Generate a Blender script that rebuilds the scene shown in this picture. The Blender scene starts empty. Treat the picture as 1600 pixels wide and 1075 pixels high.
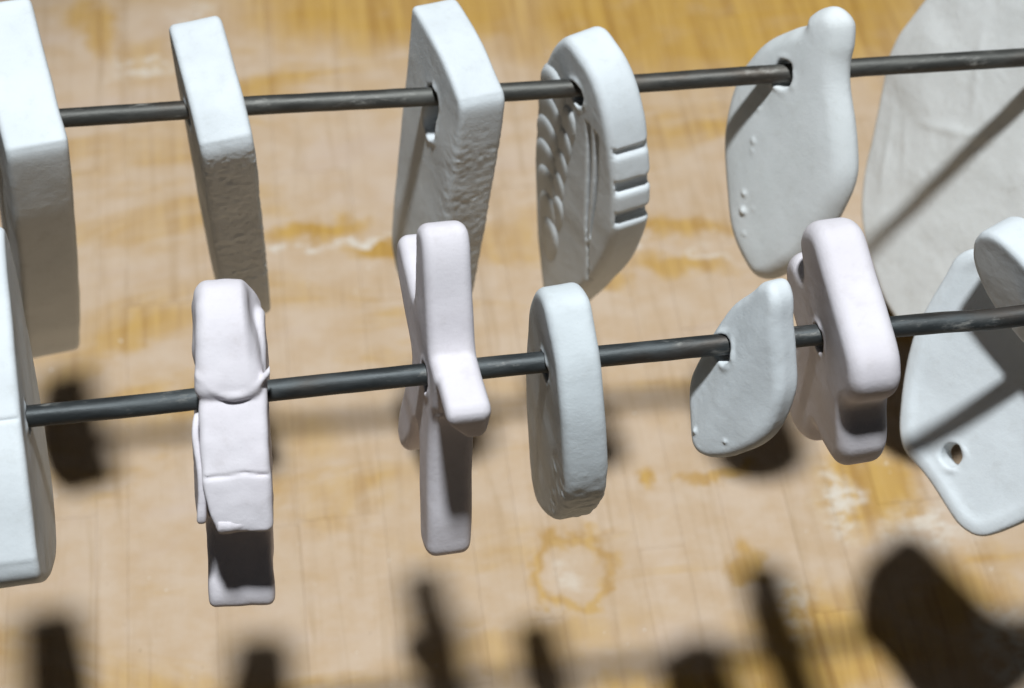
import bpy, math, random
import numpy as np
from mathutils import Matrix, Vector

MM = 0.001
scene = bpy.context.scene
COL = scene.collection

# ------------------------------------------------------------------ camera
H = 155.0                                   # height of the rods above the table, mm
PITCH, YAW, DIST = math.radians(50), math.radians(7.0), 470.0
fw = Vector((math.sin(YAW) * math.cos(PITCH), math.cos(YAW) * math.cos(PITCH), -math.sin(PITCH)))
cam_d = bpy.data.cameras.new('camera')
cam = bpy.data.objects.new('camera', cam_d)
COL.objects.link(cam)
cam.location = (Vector((0, 0, H)) - fw * DIST) * MM
cam.rotation_euler = (math.pi / 2 - PITCH, 0, -YAW)
cam_d.sensor_width = 36.0
cam_d.lens = 36.0 * 3200.0 / 1600.0
cam_d.clip_start, cam_d.clip_end = 0.01, 20.0
cam_d.dof.use_dof = True
cam_d.dof.focus_distance = 0.475
cam_d.dof.aperture_fstop = 15.0
scene.camera = cam
scene.cycles.max_bounces = 5
scene.cycles.diffuse_bounces = 2
scene.cycles.glossy_bounces = 2
scene.cycles.caustics_reflective = False

# ------------------------------------------------------------------ light
world = bpy.data.worlds.new('World')
scene.world = world
world.use_nodes = True
bg = world.node_tree.nodes['Background']
bg.inputs['Color'].default_value = (0.85, 0.93, 1.0, 1)
bg.inputs['Strength'].default_value = 0.020
lamp_d = bpy.data.lights.new('work_lamp', 'SPOT')      # a focused desk lamp, out of view above
lamp_d.shadow_soft_size = 0.08
lamp_d.spot_size = math.radians(19.0)
lamp_d.spot_blend = 0.45
lamp_d.energy = 174.0
lamp_d.color = (0.95, 1.0, 1.03)
lamp = bpy.data.objects.new('work_lamp', lamp_d)
COL.objects.link(lamp)
lamp.location = (0.02, -0.130, 2.0)
lamp.rotation_euler = (Vector((0.03, 0.12, 0.0)) - lamp.location).to_track_quat('-Z', 'Y').to_euler()

vs = scene.view_settings
vs.view_transform = 'Standard'
vs.look = 'None'
vs.exposure = 0.0
vs.gamma = 1.0
vs.use_curve_mapping = False

# ------------------------------------------------------------------ node helpers
class NT:
    def __init__(self, name):
        self.m = bpy.data.materials.new(name)
        self.m.use_nodes = True
        self.t = self.m.node_tree
        self.b = self.t.nodes['Principled BSDF']
    def n(self, kind, **kw):
        nd = self.t.nodes.new(kind)
        for k, v in kw.items():
            if k.startswith('i_'):
                nd.inputs[k[2:].replace('_', ' ')].default_value = v
            else:
                setattr(nd, k, v)
        return nd
    def link(self, a, b):
        self.t.links.new(a, b)
    def put(self, sock, v):
        if hasattr(v, 'is_output'):
            self.link(v, sock)
        else:
            sock.default_value = v
    def math(self, op, a, b=None, c=None, clamp=False):
        nd = self.n('ShaderNodeMath', operation=op, use_clamp=clamp)
        self.put(nd.inputs[0], a)
        if b is not None: self.put(nd.inputs[1], b)
        if c is not None: self.put(nd.inputs[2], c)
        return nd.outputs[0]
    def vmath(self, op, a, b=None):
        nd = self.n('ShaderNodeVectorMath', operation=op)
        self.put(nd.inputs[0], a)
        if b is not None: self.put(nd.inputs[1], b)
        return nd.outputs['Value'] if op in ('LENGTH', 'DOT_PRODUCT') else nd.outputs[0]
    def ramp(self, v, lo, hi, a=0.0, b=1.0, smooth=True):
        nd = self.n('ShaderNodeMapRange', interpolation_type='SMOOTHSTEP' if smooth else 'LINEAR')
        self.put(nd.inputs['Value'], v)
        nd.inputs['From Min'].default_value = lo
        nd.inputs['From Max'].default_value = hi
        nd.inputs['To Min'].default_value = a
        nd.inputs['To Max'].default_value = b
        return nd.outputs[0]
    def mix(self, f, a, b, mode='MIX'):
        nd = self.n('ShaderNodeMix', data_type='RGBA', blend_type=mode)
        self.put(nd.inputs[0], f)
        for s, v in ((nd.inputs[6], a), (nd.inputs[7], b)):
            if hasattr(v, 'is_output'): self.link(v, s)
            else: s.default_value = (*v, 1)
        return nd.outputs[2]
    def noise(self, vec, scale, detail=4, rough=0.55, dist=0.0):
        nd = self.n('ShaderNodeTexNoise')
        self.link(vec, nd.inputs['Vector'])
        nd.inputs['Scale'].default_value = scale
        nd.inputs['Detail'].default_value = detail
        nd.inputs['Roughness'].default_value = rough
        nd.inputs['Distortion'].default_value = dist
        return nd
    def bump(self, h, strength, dist):
        nd = self.n('ShaderNodeBump')
        self.link(h, nd.inputs['Height'])
        nd.inputs['Strength'].default_value = strength
        nd.inputs['Distance'].default_value = dist
        self.link(nd.outputs[0], self.b.inputs['Normal'])

def clay(name, base, tint, rough=0.8, bump=0.17, smudge=0.34):
    k = NT(name)
    co0 = k.n('ShaderNodeTexCoord').outputs['Object']
    off = k.n('ShaderNodeCombineXYZ')
    rnd = k.n('ShaderNodeObjectInfo').outputs['Random']
    k.link(rnd, off.inputs['X'])
    k.link(rnd, off.inputs['Z'])
    co = k.vmath('ADD', co0, off.outputs[0])
    big = k.noise(co, 60, 4, 0.6).outputs['Fac']
    fine = k.noise(co, 1300, 3, 0.7).outputs['Fac']
    mid = k.noise(co, 240, 5, 0.65).outputs['Fac']
    c = k.mix(k.ramp(big, 0.35, 0.7), base, tint)
    c = k.mix(k.ramp(mid, 0.52, 0.74, 0, smudge), c, tuple(x * f for x, f in zip(base, (0.82, 0.80, 0.77))))
    c = k.mix(k.ramp(fine, 0.62, 0.74, 0, 0.16), c, (0.45, 0.41, 0.36))
    k.link(c, k.b.inputs['Base Color'])
    k.link(k.ramp(big, 0.3, 0.7, rough - 0.08, rough + 0.08), k.b.inputs['Roughness'])
    k.b.inputs['Specular IOR Level'].default_value = 0.2
    k.bump(k.math('ADD', k.math('MULTIPLY', fine, 0.6), k.math('MULTIPLY', mid, 0.7)), bump, 0.0006)
    return k.m

WHITE = clay('white_clay', (0.76, 0.805, 0.83), (0.72, 0.765, 0.79))
GREY = clay('grey_clay', (0.78, 0.81, 0.815), (0.74, 0.775, 0.775))
PINK = clay('pinkish_clay', (0.80, 0.765, 0.805), (0.75, 0.71, 0.75))
DAMP = clay('rough_white_clay', (0.74, 0.785, 0.81), (0.68, 0.72, 0.745), 0.6, 0.26)
CREAM = clay('cream_clay', (0.84, 0.855, 0.845), (0.80, 0.815, 0.80))
STONE = clay('bluish_clay', (0.72, 0.775, 0.80), (0.67, 0.72, 0.745), 0.8, 0.2)

def steel(name, base, seed):
    k = NT(name)
    co = k.n('ShaderNodeTexCoord').outputs['Object']
    mp = k.n('ShaderNodeMapping')
    k.link(co, mp.inputs['Vector'])
    mp.inputs['Location'].default_value = (seed, seed, 0)
    mp.inputs['Scale'].default_value = (0.35, 1, 1)
    v = mp.outputs[0]
    big = k.noise(v, 160, 5, 0.6).outputs['Fac']
    scr = k.noise(v, 700, 6, 0.7).outputs['Fac']
    dust = k.ramp(k.noise(v, 190, 6, 0.7).outputs['Fac'], 0.55, 0.72, 0, 0.65)
    c = k.mix(k.ramp(big, 0.35, 0.7), base, tuple(min(1, x * 1.9) for x in base))
    c = k.mix(k.ramp(k.noise(v, 90, 4).outputs['Fac'], 0.5, 0.7, 0, 0.5), c, (0.085, 0.055, 0.035))
    c = k.mix(dust, c, (0.36, 0.35, 0.32))
    k.link(c, k.b.inputs['Base Color'])
    k.link(k.math('SUBTRACT', 0.6, dust, clamp=True), k.b.inputs['Metallic'])
    k.link(k.ramp(big, 0.3, 0.75, 0.48, 0.66), k.b.inputs['Roughness'])
    k.bump(scr, 0.25, 0.0004)
    return k.m

STEEL_A = steel('dull_steel', (0.075, 0.075, 0.069), 0.3)
STEEL_B = steel('blackened_steel', (0.050, 0.056, 0.058), 1.7)

# ---- the work board: varnished amber wood under a film of dried clay dust
def wood():
    k = NT('clay_dusted_wood')
    pos = k.n('ShaderNodeNewGeometry').outputs['Position']
    rnd = k.n('ShaderNodeObjectInfo').outputs['Random']
    p = k.vmath('MULTIPLY', pos, (1000.0, 1000.0, 1000.0))          # millimetres
    # shift the grain from strip to strip
    off = k.n('ShaderNodeCombineXYZ')
    k.link(k.math('MULTIPLY', rnd, 210.0), off.inputs['X'])
    k.link(k.math('MULTIPLY', rnd, 530.0), off.inputs['Y'])
    ps = k.vmath('ADD', p, off.outputs[0])
    g1 = k.noise(k.vmath('MULTIPLY', ps, (0.22, 0.012, 0.1)), 1.0, 5, 0.6, 0.8).outputs['Fac']
    g2 = k.noise(k.vmath('MULTIPLY', ps, (0.8, 0.02, 0.1)), 1.0, 3, 0.6).outputs['Fac']
    cross = k.noise(k.vmath('MULTIPLY', p, (0.010, 0.16, 0.1)), 1.0, 4, 0.65).outputs['Fac']
    # domain warp for the stains
    w1 = k.noise(k.vmath('MULTIPLY', p, (0.06, 0.06, 0.06)), 1.0, 4, 0.6)
    warp = k.vmath('MULTIPLY', k.vmath('SUBTRACT', w1.outputs['Color'], (0.5, 0.5, 0.5)), (26.0, 26.0, 0.0))
    pw = k.vmath('ADD', p, warp)
    def blob(cx, cy, rx, ry, ang=0.0, soft=0.55, amt=1.0, ring=None):
        v = k.vmath('SUBTRACT', pw, (cx, cy, 0.0))
        mp = k.n('ShaderNodeMapping', vector_type='TEXTURE')
        k.link(v, mp.inputs['Vector'])
        mp.inputs['Rotation'].default_value = (0, 0, math.radians(ang))
        mp.inputs['Scale'].default_value = (rx, ry, 1e6)
        d = k.vmath('LENGTH', mp.outputs[0])
        if ring:
            d = k.math('DIVIDE', k.math('ABSOLUTE', k.math('SUBTRACT', d, 1.0)), ring)
        return k.ramp(d, 1.12, 0.92 - soft if not ring else 0.0, 0, amt)
    def union(bs):
        o = bs[0]
        for b in bs[1:]:
            o = k.math('MAXIMUM', o, b)
        return o
    amber = union([blob(*a) for a in AMBER])
    broad = k.noise(k.vmath('MULTIPLY', p, (0.008, 0.026, 0.1)), 1.0, 5, 0.6, 0.7).outputs['Fac']
    amber = k.math('MAXIMUM', amber, k.ramp(broad, 0.50, 0.68, 0, 0.85))
    chalk = union([blob(*a) for a in CHALK])
    chalk = k.math('MULTIPLY', chalk, k.ramp(k.noise(k.vmath('MULTIPLY', p, (0.16, 0.22, 0.1)), 1.0, 5, 0.65).outputs['Fac'], 0.36, 0.62))
    film = k.noise(k.vmath('MULTIPLY', p, (0.07, 0.09, 0.1)), 1.0, 5, 0.62).outputs['Fac']
    amber = k.math('MULTIPLY', amber, k.ramp(film, 0.25, 0.5, 0.72, 1.0))
    amber = k.math('MULTIPLY', amber, k.ramp(cross, 0.3, 0.6, 0.93, 1.0))
    # colours
    dusty = k.mix(k.ramp(film, 0.3, 0.7), (0.565, 0.405, 0.26), (0.62, 0.48, 0.355))
    dusty = k.mix(k.ramp(broad, 0.46, 0.30, 0, 0.6), dusty, (0.60, 0.47, 0.38))
    dusty = k.mix(k.ramp(g1, 0.50, 0.74, 0, 0.45), dusty, (0.42, 0.285, 0.16))
    dusty = k.mix(k.ramp(cross, 0.60, 0.75, 0, 0.08), dusty, (0.45, 0.32, 0.20))
    varn = k.mix(k.ramp(g1, 0.35, 0.68), (0.58, 0.35, 0.080), (0.42, 0.225, 0.045))
    varn = k.mix(k.ramp(g2, 0.5, 0.75, 0, 0.4), varn, (0.60, 0.38, 0.13))
    c = k.mix(amber, dusty, varn)
    c = k.mix(k.ramp(rnd, 0.0, 1.0, 0.0, 0.15, False), c, (0.45, 0.31, 0.17))
    c = k.mix(chalk, c, (0.72, 0.66, 0.58))
    spk = k.noise(k.vmath('MULTIPLY', p, (0.4, 0.4, 0.1)), 1.0, 2).outputs['Fac']
    c = k.mix(k.ramp(spk, 0.735, 0.77, 0, 0.7), c, (0.80, 0.77, 0.70))
    c = k.mix(k.ramp(spk, 0.27, 0.22, 0, 0.45), c, (0.22, 0.13, 0.06))
    k.link(c, k.b.inputs['Base Color'])
    k.link(k.math('SUBTRACT', 0.72, k.math('MULTIPLY', amber, 0.22)), k.b.inputs['Roughness'])
    k.b.inputs['Specular IOR Level'].default_value = 0.25
    hgt = k.math('ADD', k.math('MULTIPLY', g1, 0.25), k.math('MULTIPLY', film, 0.6))
    k.bump(hgt, 0.3, 0.0006)
    return k.m

# stains in table millimetres: centre x, y, half sizes, angle, softness, amount
AMBER = [(116.2, 285.9, 112.2, 54.1, -6, 0.45, 1.0),
         (-7.3, 301.1, 82.9, 28.6, -6, 0.55, 0.95),
         (-120.9, 304.0, 10.9, 28.4, 20, 0.7, 0.8),
         (-101.9, 283.6, 11.9, 18.6, 0, 0.7, 0.5),
         (-43.4, 189.3, 24.3, 6.3, 10, 0.6, 1.0),
         (-22.3, 177.7, 17.5, 6.9, 5, 0.5, 1.0),
         (79.2, 174.3, 24.3, 7.5, -12, 0.6, 0.9),
         (76.1, 156.7, 23.9, 7.9, -14, 0.6, 0.85),
         (53.4, 152.1, 8.6, 6.8, 0, 0.6, 0.7),
         (-109.3, 149.3, 31.7, 7.2, 38, 0.7, 0.75),
         (-127.8, 132.4, 12.4, 8.1, 20, 0.7, 0.6),
         (22.2, 39.1, 11.2, 14.6, 0, 0.5, 0.8, 0.3),
         (74.7, 37.4, 7.7, 8.6, 0, 0.5, 0.85),
         (73.7, 68.4, 14.0, 3.6, 4, 0.4, 0.8),
         (52.8, 70.2, 4.8, 4.2, 0, 0.5, 0.9),
         (69.8, -6.6, 77.4, 14.9, 4, 0.6, 0.95),
         (93.7, 7.8, 30.1, 22.1, 0, 0.6, 0.9),
         (119.2, 58.3, 21.8, 20.7, 10, 0.5, 0.9),
         (136.3, 16.0, 22.9, 14.9, 10, 0.6, 0.8),
         (5.5, 14.2, 48.6, 9.8, 6, 0.7, 0.55),
         (-53.2, 97.1, 18.2, 15.8, 5, 0.8, 0.45),
         (-135.2, 20.7, 22.2, 14.5, 0, 0.8, 0.3),
         (-99.2, 115.6, 18.4, 16.0, 0, 0.8, 0.4)]
CHALK = [(107.7, 52.4, 7.9, 15.4, 10, 0.7, 0.9),
         (133.3, 42.0, 15.6, 12.8, -10, 0.7, 0.8),
         (145.9, -5.2, 13.1, 19.5, 0, 0.7, 0.8),
         (-104.3, 278.6, 14.2, 7.4, 0, 0.7, 0.8),
         (-30.7, 182.6, 24.2, 2.6, 12, 0.6, 0.9),
         (-52.8, 179.0, 13.1, 2.3, 5, 0.6, 0.9),
         (60.7, 170.5, 8.8, 3.4, 0, 0.6, 0.8),
         (87.7, 159.7, 13.1, 2.3, -20, 0.6, 0.8),
         (22.2, 39.1, 6.5, 8.5, 0, 0.7, 0.5),
         (85.3, 22.2, 9.5, 9.9, 0, 0.7, 0.6),
         (87.6, 15.2, 5.7, 14.8, 0, 0.7, 0.5),
         (-84.9, 303.2, 12.1, 12.7, 0, 0.8, 0.6)]
WOOD = wood()

# ------------------------------------------------------------------ solid modelling by distance fields
def vnoise(X, Y, Z, freq, seed):
    rs = np.random.RandomState(seed)
    N = 24
    L = rs.rand(N, N, N).astype(np.float32) * 2 - 1
    out = []
    x, y, z = (np.asarray(q, np.float32) * np.float32(freq) + np.float32(o) for q, o in ((X, 97.3), (Y, 53.1), (Z, 71.7)))
    xi, yi, zi = x.astype(np.int32), y.astype(np.int32), z.astype(np.int32)
    fx, fy, fz = x - xi, y - yi, z - zi
    s = lambda t: t * t * (3 - 2 * t)
    fx, fy, fz = s(fx), s(fy), s(fz)
    r = 0
    for dx in (0, 1):
        for dy in (0, 1):
            for dz in (0, 1):
                w = (fx if dx else 1 - fx) * (fy if dy else 1 - fy) * (fz if dz else 1 - fz)
                r = r + w * L[(xi + dx) % N, (yi + dy) % N, (zi + dz) % N]
    return r

def curve(pts, n=7):
    """closed Catmull-Rom through the points; a third value 1 marks a sharp corner"""
    P = []
    for q in pts:
        p = np.array(q[:2], float)
        P.append(p)
    P = np.array(P)
    m = len(P)
    out = []
    for i in range(m):
        p0, p1, p2, p3 = P[i - 1], P[i], P[(i + 1) % m], P[(i + 2) % m]
        if len(pts[i]) > 2:
            p0 = p1 + (p1 - p2) * 0.3
        if len(pts[(i + 1) % m]) > 2:
            p3 = p2 + (p2 - p1) * 0.3
        for t in np.linspace(0, 1, n, endpoint=False):
            out.append(0.5 * (2 * p1 + (p2 - p0) * t + (2 * p0 - 5 * p1 + 4 * p2 - p3) * t * t + (3 * p1 - p0 - 3 * p2 + p3) * t ** 3))
    return np.array(out)

def sdf_poly(poly, U, W):
    d2 = np.full(U.shape, 1e9)
    inside = np.zeros(U.shape, bool)
    m = len(poly)
    for i in range(m):
        a, b = poly[i], poly[(i + 1) % m]
        e = b - a
        t = np.clip(((U - a[0]) * e[0] + (W - a[1]) * e[1]) / max(e @ e, 1e-9), 0, 1)
        dx, dy = U - a[0] - e[0] * t, W - a[1] - e[1] * t
        d2 = np.minimum(d2, dx * dx + dy * dy)
        if a[1] != b[1]:
            c = ((a[1] > W) != (b[1] > W)) & (U < (b[0] - a[0]) * (W - a[1]) / (b[1] - a[1]) + a[0])
            inside ^= c
    d = np.sqrt(d2)
    return np.where(inside, -d, d)

def surface_nets(F, org, vsz):
    S = F < 0
    nx, ny, nz = F.shape
    acc = np.zeros((nx - 1, ny - 1, nz - 1, 3), np.float32)
    cnt = np.zeros((nx - 1, ny - 1, nz - 1), np.float32)
    def sl(o):
        return tuple(slice(o[i], F.shape[i] - 1 + o[i]) for i in range(3))
    corners = [(i, j, k) for i in (0, 1) for j in (0, 1) for k in (0, 1)]
    for c in corners:
        for ax in range(3):
            if c[ax] == 0:
                e = list(c); e[ax] = 1
                fa, fb = F[sl(c)], F[sl(e)]
                cr = S[sl(c)] != S[sl(e)]
                if not cr.any():
                    continue
                den = np.where(cr, fa - fb, 1.0)
                t = np.where(cr, fa / den, 0)
                for q in range(3):
                    acc[..., q] += np.where(cr, (t if q == ax else c[q]), 0)
                cnt += cr
    mask = cnt > 0
    idx = np.full(mask.shape, -1, np.int64)
    idx[mask] = np.arange(mask.sum())
    base = np.argwhere(mask)
    verts = (base + acc[mask] / cnt[mask][:, None]) * vsz + np.array(org)
    faces = []
    for ax in range(3):
        b, c = (ax + 1) % 3, (ax + 2) % 3
        s0 = [slice(1, F.shape[q] - 1) for q in range(3)]; s1 = list(s0)
        s0[ax] = slice(0, F.shape[ax] - 1); s1[ax] = slice(1, F.shape[ax])
        A, B = S[tuple(s0)], S[tuple(s1)]
        for flip, cond in ((False, A & ~B), (True, ~A & B)):
            e = np.argwhere(cond)
            if not len(e):
                continue
            e = e + 1
            e[:, ax] -= 1
            def cell(db, dc):
                q = e.copy(); q[:, b] -= db; q[:, c] -= dc
                return idx[q[:, 0], q[:, 1], q[:, 2]]
            quad = np.stack([cell(1, 1), cell(0, 1), cell(0, 0), cell(1, 0)], 1)
            faces.append(quad[:, ::-1] if flip else quad)
    return verts, np.concatenate(faces)

def to_mesh(name, verts, faces):
    me = bpy.data.meshes.new(name)
    me.vertices.add(len(verts))
    me.vertices.foreach_set('co', (verts * MM).astype(np.float32).ravel())
    me.loops.add(faces.size)
    me.loops.foreach_set('vertex_index', faces.astype(np.int32).ravel())
    me.polygons.add(len(faces))
    me.polygons.foreach_set('loop_start', np.arange(0, faces.size, 4, dtype=np.int32))
    me.polygons.foreach_set('use_smooth', np.ones(len(faces), bool))
    me.update(calc_edges=True)
    me.validate()
    return me

def smin(a, b, k):
    h = np.clip(0.5 + 0.5 * (b - a) / k, 0, 1)
    return b * (1 - h) + a * h - k * h * (1 - h)
def smax(a, b, k):
    return -smin(-a, -b, k)

def slab(outline, T, r=2.0, holes=((0, -0.8, 3.3),), lump=0.35, seed=1, mod=None, bow=None, vsz=0.55, dome=0.0, x0=0.0, ext=0.0):
    """a hand-cut clay slab: outline in (u towards viewer, w up), thickness T along x, edge radius r"""
    poly = curve(outline)
    pad = 3.0
    lo, hi = poly.min(0) - pad, poly.max(0) + pad
    hi = hi + np.array((0.0, ext))
    lo = lo - np.array((ext * 0.5, 0.0))
    bend = 8.0 if bow else 0.0
    xs = np.arange(-T / 2 - pad - bend, T / 2 + pad + bend, vsz) + x0
    us = np.arange(lo[0], hi[0], vsz)
    ws = np.arange(lo[1], hi[1], vsz)
    U2, W2 = np.meshgrid(us, ws, indexing='ij')
    wob = 0.5 * vnoise(U2, W2, 0 * U2, 0.12, seed + 40)[...]
    D2 = sdf_poly(poly, U2, W2) + wob * lump
    X, U, W = np.meshgrid(xs.astype(np.float32), us.astype(np.float32), ws.astype(np.float32), indexing='ij')
    D2 = D2.astype(np.float32)
    d2 = np.broadcast_to(D2, X.shape)
    Xb = X - x0
    if bow is not None:
        Xb = Xb - bow(U, W)
    half = T / 2
    if dome:
        half = half - dome * np.clip(1 + d2 / 9.0, 0, 1) ** 2
    half = half + 0.35 * lump * vnoise(U, W, np.sign(Xb) * 5, 0.10, seed)
    q1, q2 = d2 + r, np.abs(Xb) - half + r
    F = np.sqrt(np.maximum(q1, 0) ** 2 + np.maximum(q2, 0) ** 2) + np.minimum(np.maximum(q1, q2), 0) - r
    F = F + lump * 0.28 * vnoise(X, U, W, 0.13, seed + 7) + lump * 0.07 * vnoise(X, U, W, 0.7, seed + 9)
    for (hu, hw, hr, *rest) in holes:
        sl_ = rest[0] if rest else 0.0
        dw = W - hw
        dw = dw - np.clip(dw, -sl_, 0)
        hd = np.sqrt((U - hu) ** 2 + dw ** 2) - hr - 0.25 * vnoise(X, U, W, 0.5, seed + 3)
        F = F - 0.45 * np.exp(-((hd - 0.7) / 0.8) ** 2) * np.clip(0.5 + vnoise(X, U, W, 0.45, seed + 5), 0, 1.5)
        F = smax(F, -hd, 0.5)
    if mod is not None:
        F = mod(F, X, U, W, Xb, d2)
    v, f = surface_nets(F, (xs[0], us[0], ws[0]), vsz)
    v = np.stack([v[:, 0], -v[:, 1], v[:, 2]], 1)      # local y points away from the viewer
    return v, f[:, ::-1]

def obj(name, me, mat, parent=None):
    o = bpy.data.objects.new(name, me)
    me.materials.append(mat)
    COL.objects.link(o)
    if parent is not None:
        o.parent = parent
    return o

def tag(o, label, cat, group=None):
    o['label'] = label
    o['category'] = cat
    if group: o['group'] = group
    return o

def place(o, P, psi, roll=0.0, swing=0.0):
    m = Matrix.Translation(Vector(P) * MM) @ Matrix.Rotation(math.radians(psi), 4, 'Z') @ Matrix.Rotation(math.radians(roll), 4, 'Y') @ Matrix.Rotation(math.radians(swing), 4, 'X')
    o.matrix_world = m
    return o

# ------------------------------------------------------------------ table
table_me = bpy.data.meshes.new('table_top')
X0, X1, Y0, Y1 = -420.0, 470.0, -330.0, 640.0
b0 = [(X0, Y0, -22), (X1, Y0, -22), (X1, Y1, -22), (X0, Y1, -22), (X0, Y0, -2.0), (X1, Y0, -2.0), (X1, Y1, -2.0), (X0, Y1, -2.0)]
table_me.from_pydata([tuple(c * MM for c in p) for p in b0], [], [(0, 3, 2, 1), (4, 5, 6, 7), (0, 1, 5, 4), (1, 2, 6, 5), (2, 3, 7, 6), (3, 0, 4, 7)])
table = obj('table_top', table_me, WOOD)
table['kind'] = 'structure'
table['label'] = 'clay-dusted wooden work board with amber varnish patches'

def strip_mesh(w, l):
    c = 0.09
    me = bpy.data.meshes.new('wood_strip')
    hw, hl = w / 2, l / 2
    v = []
    for z, i in ((-2.5, 0), (-c, 0), (0, c)):
        v += [(-hw + i, -hl + i, z), (hw - i, -hl + i, z), (hw - i, hl - i, z), (-hw + i, hl - i, z)]
    f = [(8, 9, 10, 11)]
    for r in (0, 4):
        for i in range(4):
            f.append((r + i, r + (i + 1) % 4, r + 4 + (i + 1) % 4, r + 4 + i))
    me.from_pydata([tuple(q * MM for q in p) for p in v], [], f)
    me.materials.append(WOOD)
    return me

rng = random.Random(4)
WIDTHS = (9.5, 14.0, 20.0, 26.0)
lens = {(sw, L): strip_mesh(sw - 0.03, L - 0.04) for sw in WIDTHS for L in (150.0, 210.0, 270.0)}
x = X0
while x < X1 - 26:
    sw = rng.choice(WIDTHS)
    y = Y0 - rng.uniform(0, 120)
    while y < Y1 - 60:
        L = rng.choice((150.0, 210.0, 270.0))
        o = bpy.data.objects.new('wood_strip', lens[(sw, L)])
        COL.objects.link(o)
        o.parent = table
        o.location = ((x + sw / 2) * MM, (y + L / 2) * MM, rng.uniform(-0.06, 0.0) * MM)
        o.rotation_euler = (0, rng.uniform(-0.003, 0.003), 0)
        y += L
    x += sw

# ------------------------------------------------------------------ rods
def rod(label, mat, A, B, r, seed, kinks):
    A, B = np.array(A), np.array(B)
    dirv = (B - A) / np.linalg.norm(B - A)
    L0, L1 = -190.0, np.linalg.norm(B - A) + 190.0
    n, seg = 160, 20
    rs = np.random.RandomState(seed)
    s1 = np.cross(dirv, (0, 0, 1.0)); s1 /= np.linalg.norm(s1)
    s2 = np.cross(s1, dirv)
    verts, faces = [], []
    for i in range(n + 1):
        s = L0 + (L1 - L0) * i / n
        c = A + dirv * s
        px = c[0]
        dy = sum(a * math.exp(-((px - x0) / w) ** 2) for x0, a, w in kinks)
        c = c + s2 * dy
        for j in range(seg):
            a = 2 * math.pi * j / seg
            rr = r * (1 + 0.012 * math.sin(3 * a + s * 0.07 + seed) + 0.01 * rs.randn())
            verts.append(c + (s1 * math.cos(a) + s2 * math.sin(a)) * rr)
    for i in range(n):
        for j in range(seg):
            a, b = i * seg + j, i * seg + (j + 1) % seg
            faces.append((a, a + seg, b + seg, b))
    faces.append(tuple(range(seg)))
    faces.append(tuple(n * seg + j for j in reversed(range(seg))))
    me = bpy.data.meshes.new('metal_rod')
    o0 = (A + B) / 2
    me.from_pydata([tuple((v - o0) * MM) for v in verts], [], faces)
    for p in me.polygons: p.use_smooth = len(p.vertices) == 4
    o = obj('metal_rod', me, mat)
    o.location = Vector(o0) * MM
    return tag(o, label, 'rod', 'metal rods carrying the clay pendants')

rod('dull grey steel rod carrying the farther row of clay pendants', STEEL_A, (-105.0, 87.9, H), (144.0, 80.3, H), 2.45, 2, [(20, -0.7, 60), (-60, 0.35, 25), (105, 0.3, 18)])
rod('blackened steel rod with pale scuffs carrying the nearer row of clay pendants', STEEL_B, (-108.8, -7.8, H), (119.2, -5.3, H), 2.5, 5, [(112, -0.9, 12), (-20, 0.5, 60), (-85, -0.35, 14)])

GT, GB = 'pendants on the farther rod', 'pendants on the nearer rod'

# ------------------------------------------------------------------ farther row
def pendant(label, grp, mat, P, psi, roll, outline, T, swing=0.0, name='clay_pendant', **kw):
    me = to_mesh(name, *slab(outline, T, **kw))
    o = obj(name, me, mat)
    place(o, P, psi, roll, swing)
    return tag(o, label, 'pendant', grp)

# thick curved pendant cut by the left edge
pendant('thick crescent-sided white pendant at the left end of the farther rod', GT, WHITE,
        (-113.0, 88.2, H), 13, 5,
        [(-23, 20), (-8, 15), (17, 7, 1), (18, 1), (16, -22), (10.5, -50), (2, -80), (-5, -95), (-13, -98), (-20, -90), (-23, -68), (-22, -46), (-22, -30), (-23, -12), (-24, 6)],
        15.5, r=1.7, seed=11)

def rough_near(amp, freq, seed, u0=8.0):
    def mod(F, X, U, W, Xb, d2):
        k = np.clip((U - u0) / 4, 0, 1) * np.clip((4 - W) / 8, 0, 1)
        n = 1 - np.abs(vnoise(X, U * 0.6, W, freq, seed)) * 2
        n2 = vnoise(X, U, W, freq * 2.1, seed + 1)
        return F - k * amp * (n * 0.7 + n2 * 0.5)
    return mod

pendant('narrow white pendant with a dark grainy near edge, tapering downwards, second on the farther rod', GT, DAMP,
        (-65.5, 86.7, H), 10, 0,
        [(-17, 15), (-8, 14.5), (8, 10), (17, 5, 1), (18, -1), (15, -20), (11.5, -45), (8, -70), (3, -76), (-4, -68), (-11, -50), (-16, -28), (-19, -6), (-20, 8)],
        13.5, r=1.6, seed=21, mod=rough_near(0.3, 0.75, 3))

pendant('tall rectangular white pendant with a ragged hole and wrinkled grey near edge', GT, DAMP,
        (-4.0, 84.8, H), 17, 7,
        [(-16.5, 16), (0, 15), (14, 11, 1), (16, 6), (15.5, -15), (14, -45), (11, -76), (7, -80), (-8, -76), (-14, -72), (-18, -62), (-18.5, -25), (-18, 3), (-18.5, 12)],
        12.5, r=1.4, seed=31, holes=((-0.5, -1.0, 3.6, 9.0),), mod=rough_near(0.17, 0.6, 9))

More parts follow.
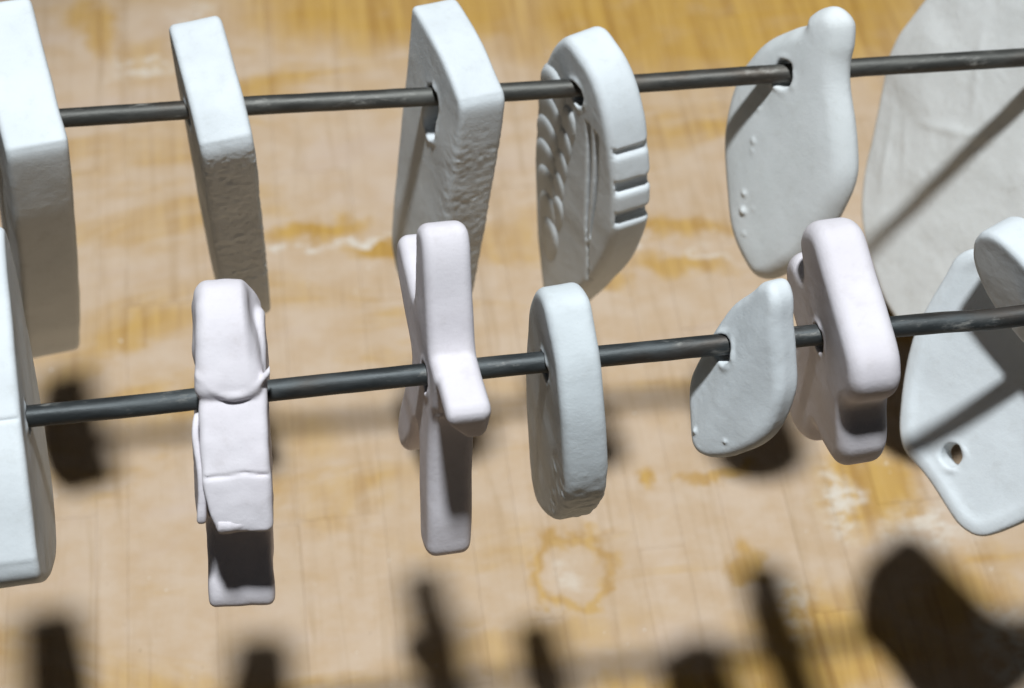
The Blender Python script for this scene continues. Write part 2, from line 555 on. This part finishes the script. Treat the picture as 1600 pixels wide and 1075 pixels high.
# oval pendant with a carved leaf relief and grooved rim
def grooves(F, X, U, W, Xb, d2):
    for wc, depth, hw in ((-8.0, 1.1, 0.8), (-18, 2.3, 1.7), (-28, 2.6, 1.9)):
        near = np.clip((U - 9) / 3, 0, 1)
        g = np.abs(W - wc + 0.10 * (U - 18) + 0.08 * Xb) - hw * np.clip(-d2 * 0.0 + 1, 0, 1)
        cut = np.maximum(g, -(d2 + depth))
        cut = np.maximum(cut, 9 - U)
        cut = np.maximum(cut, -(Xb + 4.6))
        F = smax(F, -cut, 1.3)
    # layered folds on the carved left face
    for i, (uc, sl_) in enumerate(((7.0, 0.13), (11.0, 0.03))):
        g = np.abs(U - uc + sl_ * (W + 15) + 0.8 * np.sin(W * 0.11 + i)) - 0.9 * np.clip((W + 52) / 30, 0.15, 1)
        cut = np.maximum(np.maximum(g, Xb + 6.0 - 1.7), np.maximum(W + 6, -60 - W))
        F = smax(F, -cut, 0.5)
    return F
T4 = pendant('oval white pendant with carved leaves and three grooves across its rim', GT, WHITE,
        (32.2, 83.7, H), 22, 2,
        [(-9, 11), (0, 12), (8, 9), (14, 2), (19, -10), (22, -26), (21.5, -36), (17.5, -50), (10, -66), (2, -81), (-5, -91), (-12, -84), (-18, -56), (-20, -28), (-17, -4)],
        12.0, r=2.4, seed=41, mod=grooves)
def relief_lobe(cu, cw, wd, ht, top, xface):
    # an overlapping carved leaf: stands proud at its rounded upper edge, sinks away below
    vs_, fs = [(xface - top * 0.62, -cu, cw)], []
    nr, na = 6, 22
    for i in range(1, nr + 1):
        r = (i / nr) ** 0.7
        for j in range(na):
            a = 2 * math.pi * j / na
            su, sw_ = math.cos(a), math.sin(a)
            point = 1.0 + (0.35 * max(0.0, -sw_) ** 3)
            hgt = top * (0.62 + 0.38 * sw_ * r) * (1 - r ** 6) - (0.35 if i == nr else 0.0)
            vs_.append((xface - hgt, -(cu + su * r * wd), cw + sw_ * r * ht * point))
    for j in range(na):
        fs.append((0, 1 + (j + 1) % na, 1 + j))
    for i in range(nr - 1):
        for j in range(na):
            a, b = 1 + i * na + j, 1 + i * na + (j + 1) % na
            fs.append((a, b, b + na, a + na))
    me = bpy.data.meshes.new('relief_leaf')
    me.from_pydata([tuple(c * MM for c in v) for v in vs_], [], fs)
    for p in me.polygons: p.use_smooth = True
    return me
for i in range(7):
    w = -9.0 - 8.6 * i
    uu = -10.6 - 2.0 * math.sin(0.3 + i * 0.45) + (0.9 * max(0, i - 3))
    obj('relief_leaf', relief_lobe(uu, w, 7.2 - 0.4 * i, 8.2, 1.7, -5.7), WHITE, T4)
    if i < 5:
        obj('relief_leaf', relief_lobe(uu + 8.6 - 0.5 * i, w - 4.5, 4.0 - 0.25 * i, 6.8, 1.5, -5.7), WHITE, T4)

# bird-like pendant turned to show its face
def bird(F, X, U, W, Xb, d2):
    # crumbs and a raised ridge along the near side
    for (u, w, r) in ((-4, -14, 0.7), (-1, -22, 1.1), (0, -24.5, 0.8), (3.5, -36, 1.0), (5.5, -40.5, 1.2), (8.5, -46, 0.7), (8, -38, 0.6), (-6, -11, 0.6)):
        s = np.sqrt((U - u) ** 2 + (W - w) ** 2 + (Xb + 4.3) ** 2) - r
        F = smin(F, s, 0.5)
    return F
pendant('smooth grey-white bird-shaped pendant with a blunt head, its flat face turned left', GT, GREY,
        (86.4, 82.0, H), 26, 20,
        [(-3.5, 15.2), (-1, 19), (3, 21.8), (8, 20.8), (10.8, 15.8), (12.2, 10.5), (15, 5), (20.6, -2.5), (27.1, -14), (28.2, -26.6), (26.7, -37.3), (24, -46.5), (19, -54.5), (12.8, -56), (1.3, -48.6), (-8.1, -38.3), (-14.9, -28.2), (-17.9, -15.6), (-16.9, -7.8), (-13.5, 0.6), (-7.4, 8.6), (-3.3, 12.7)],
        9.5, r=4.2, seed=51, holes=((-1.2, -1.0, 3.7),), dome=1.0, mod=bird,
        bow=lambda U, W: -1.5 + 0.004 * (U ** 2) - 0.9 * np.exp(-((U - 4) / 7) ** 2))

# large leaf-like sheet on the right
def veins(F, X, U, W, Xb, d2):
    for (u0, w0, u1, w1, a) in ((-33, -8, -14, -40, 0.45), (-6, -34, -34, -50, 0.6), (-44, -52, -30, -76, 0.5), (-38, -50, -24, -68, 0.35)):
        e = np.array((u1 - u0, w1 - w0)); L = np.hypot(*e)
        t = np.clip(((U - u0) * e[0] + (W - w0) * e[1]) / L ** 2, 0, 1)
        dist = np.sqrt((U - u0 - e[0] * t) ** 2 + (W - w0 - e[1] * t) ** 2)
        F = F - 0.55 * a * np.exp(-(dist / 1.5) ** 2) * np.clip(-Xb, 0, 1) * np.sin(np.pi * np.clip(t, 0.05, 0.95))
    return F
pendant('large pale grey leaf-like sheet hanging behind the right end of the farther rod', GT, CREAM,
        (159.3, 79.8, H), 18, 23,
        [(-22.8, 12.7), (-37.6, 2.3), (-50.8, -11.3), (-54.2, -22.4), (-56.3, -37.4), (-54.5, -47.5), (-49.1, -59.7), (-43.7, -72.1), (-38.5, -80), (-30.1, -87.6), (-19.7, -93.4), (-7.4, -97.3), (3.2, -97.4), (11.5, -89.5), (17.4, -74), (19.6, -48.4), (18.9, -17.9), (11, 8), (-8, 15)],
        5.0, r=2.0, seed=61, lump=0.8, vsz=0.65, mod=veins,
        bow=lambda U, W: 0.0018 * (U + 22) ** 2 + 1.2 * np.sin(W * 0.06) * np.exp(-((U + 48) / 18) ** 2) - 0.6)

# ------------------------------------------------------------------ nearer row
def crease(F, X, U, W, Xb, d2):
    s = U * 0.82 - W * 0.57
    g = np.abs(s - 1.5) - 0.25
    return smax(F, -np.maximum(g, -(d2 + 0.5)), 0.6)
pendant('broad smooth white pendant cut by the left edge on the nearer rod', GB, WHITE,
        (-118.2, -7.8, H), 3, 1,
        [(-34, 26), (-18, 21), (-3, 15), (4, 11), (18, 3), (32, -10, 1), (33, -17), (22, -32), (6, -44), (-10, -40), (-26, -20), (-36, 6)],
        16.5, r=1.6, seed=71, mod=crease)

CAP = [(-21, 6), (-20, 16), (-14, 21), (-6, 19.5), (2, 13.5), (6.5, 9), (5, 5), (-4, 4.5), (-14, 4)]
def body_marks(F, X, U, W, Xb, d2):
    F = smax(F, -np.maximum(np.maximum(Xb + 4.6 + 0.35 * (W + 14), -19.0 - W), 12 - U), 1.2)
    s = U * 0.75 - W * 0.66 + 0.35 * np.sin(X * 0.4 + 0.5) + 0.6 * vnoise(X, X * 0, X * 0, 0.35, 5)
    q = sdf_poly(curve(CAP), U[0], W[0])
    q = np.broadcast_to(q, X.shape) + 3.0
    xc = Xb + 0.8 - 0.06 * (W - 10)
    hx = np.abs(xc) - 7.6 + 3.0 + 0.45 * np.clip(W - 9.5, 0, 12) * np.clip(xc / 5, 0, 1) + 0.5 * vnoise(X, U, W, 0.16, 9)
    capd = np.sqrt(np.maximum(q, 0) ** 2 + np.maximum(hx, 0) ** 2) + np.minimum(np.maximum(q, hx), 0) - 3.0
    F = smin(F, capd, 0.7)
    lipd = np.sqrt((U - 6.9 + 0.07 * Xb * Xb) ** 2 + (W - 8.0 - 0.045 * Xb * Xb) ** 2) - 0.95 - 0.4 * vnoise(X, U, W, 0.45, 3)
    F = smin(F, np.maximum(lipd, np.abs(Xb) - 8.0), 0.6)
    F = F + 0.55 * vnoise(X, U, W, 0.10, 61) + 0.16 * vnoise(X, U, W, 0.33, 62)
    g = np.abs(s - 17.2) - 0.28                      # thin seam across the lower block
    return smax(F, -np.maximum(g, -(d2 + 0.7)), 0.4)
# lumpy pinkish pendant: body, cap pressed on top, split layer on the left
P2 = pendant('thick pinkish-white pendant with a lumpy cap, cracked lip and protruding foot', GB, PINK,
        (-63.9, -7.3, H), -1, 4,
        [(-15, 12), (0, 9), (10, 5), (20, -2), (27, -11), (27.5, -14), (22, -17), (17.5, -22), (18.5, -30), (27, -40), (26, -45), (12, -46), (-6, -40), (-16, -22), (-19, -2)],
        15.2, r=1.7, seed=81, mod=body_marks, ext=11.0)
lay = obj('split_layer', to_mesh('split_layer', *slab([(4, -2), (7, 3), (11, 2.6), (19, -4.2), (25, -12.6), (22, -16), (17, -22), (10, -30), (-6, -30), (-14, -15)], 1.7, r=0.6, seed=85, lump=0.9, x0=-8.0, vsz=0.4,
            bow=lambda U, W: 0.55 * np.sin(U * 0.34 + 0.6))), PINK, P2)
lip = obj('torn_lip', to_mesh('torn_lip', *slab([(24.5, -11.4), (26.6, -11), (27.8, -12.4), (27.4, -14.3), (25, -13.6)], 11.0, r=0.5, holes=(), seed=87, lump=3.0, vsz=0.35, x0=0.8)), PINK, P2)

pendant('pinkish-white star-shaped pendant with blunt arms and a square block pointing forward', GB, PINK,
        (-15.4, -6.8, H), 6, 6,
        [(-21, 27), (-16, 31.5), (-11, 29), (-4, 18.5), (1.5, 10.5), (5, 9.5), (17.5, 9.5, 1), (19.5, 7), (18.5, -1, 1), (13, -2), (9, -5), (11, -18), (17.5, -38), (18.5, -45), (13, -48), (8, -45), (0, -25), (-4, -23), (-11, -41), (-16, -46), (-21, -42), (-18, -24), (-14, -9), (-24, -5), (-33, -1), (-37, 5), (-34, 10), (-26, 9), (-17, 9), (-19, 20)],
        10.8, r=2.5, seed=91, lump=0.3, mod=lambda F, X, U, W, Xb, d2: smax(F, -np.maximum(np.maximum(Xb + 5.0 - 0.75 * np.clip(6 - W, 0, 9), -3.0 - W), 9 - U), 1.5))

pendant('plain oval bluish-white pendant, fourth on the nearer rod', GB, STONE,
        (11.8, -6.4, H), 6, 1,
        [(-11, 14), (-3, 18.5), (3, 16), (12, 8), (19, -6), (22, -19), (20.5, -28), (14, -42), (4, -53), (-4, -57), (-11, -52), (-16, -35), (-18, -14), (-16, 4)],
        10.4, r=2.2, seed=101, lump=0.4, mod=lambda F, X, U, W, Xb, d2: F - np.clip((-12 - W) / 10, 0, 1) * np.clip((U - 8) / 4, 0, 1) * 0.24 * vnoise(X, U, W, 0.7, 77))

def dents(F, X, U, W, Xb, d2):
    for (u, w, r) in ((2.5, -23.5, 0.8), (11, -20, 0.6)):
        s = np.sqrt((U - u) ** 2 + (W - w) ** 2 + (Xb + 3.6) ** 2) - r
        F = smin(F, s, 0.4)
    return F
pendant('grey-white leaf pendant with an open hole, turned face-on beside the lobed pendant', GB, WHITE,
        (50.6, -6.1, H), 30, 20,
        [(1.6, 19.6), (4.8, 22), (8.4, 20.4), (11.2, 14.6), (14.4, 7.5), (17.8, -0.7), (18.8, -9.1), (17.6, -16), (14.2, -22.1), (9.6, -26.9), (5.1, -28.4), (1.4, -27.1), (-2.3, -23.3), (-4.8, -19.5), (-6.6, -14), (-6, -5.7), (-4.6, 4), (-3.2, 9.7), (-0.1, 15.9)],
        7.4, r=2.3, seed=111, lump=0.5, vsz=0.45, holes=((-0.2, -1.0, 3.3),), mod=dents,
        bow=lambda U, W: -2.6 * np.exp(-((U - 7 - 0.05 * W) / 6) ** 2) + 1.4)

pendant('pinkish-white pendant of rounded lobes with a deep notch in its near side', GB, PINK,
        (76.5, -5.7, H), 4, 0,
        [(-20, 17), (-13, 21.5), (-4, 20), (8, 17), (18, 14), (22, 10), (23, 6), (22, 2), (19.8, -1.5), (18.8, -4.5), (19.8, -8), (22, -12), (23, -17), (21, -23), (13, -26.5), (6, -28), (3, -37), (-6, -43), (-16, -41), (-21, -33), (-19, -23), (-13, -16), (-22, -13), (-28, -6), (-25, 1), (-17, 3), (-22, 10)],
        12.2, r=3.7, seed=121, lump=0.3)

pendant('small white pendant with a thick bright rim at the right edge', GB, WHITE,
        (127.8, -5.2, H), 27, -2,
        [(-23, 9), (-16, 12), (0, 9.5), (12, 5), (18, -3), (12, -10), (0, -13), (-14, -10), (-22, -4), (-25, 3)],
        11.0, r=1.6, seed=131, lump=0.5)

def dish(F, X, U, W, Xb, d2):
    rim = np.exp(-((d2 + 3.0) / 1.6) ** 2) * np.clip(-Xb, 0, 1)
    return F - 0.5 * rim
pendant('broad pale slab pendant with a small round hole below the nearer rod, lower right', GB, WHITE,
        (148.5, -5.0, H), 32, 33,
        [(-44.3, -17.7), (-44.9, -26.3), (-44.8, -36.7), (-41.9, -47.9), (-36.3, -60.1), (-29.9, -67.4), (-21.6, -69.1), (-12.1, -71.7), (-5.7, -73.1), (0.1, -71.6), (4.2, -66), (8.2, -57), (11.8, -42), (12, -20), (12, -6), (9, 5), (3, 5), (1, -8), (-5, -17), (-20, -17), (-38, -13)],
        6.0, r=1.4, seed=141, lump=0.5, vsz=0.6, holes=((6, -0.8, 3.3), (-18.1, -60.5, 2.9)), mod=dish,
        bow=lambda U, W: 1.6 - 0.0022 * ((U + 20) ** 2 + (W + 42) ** 2))
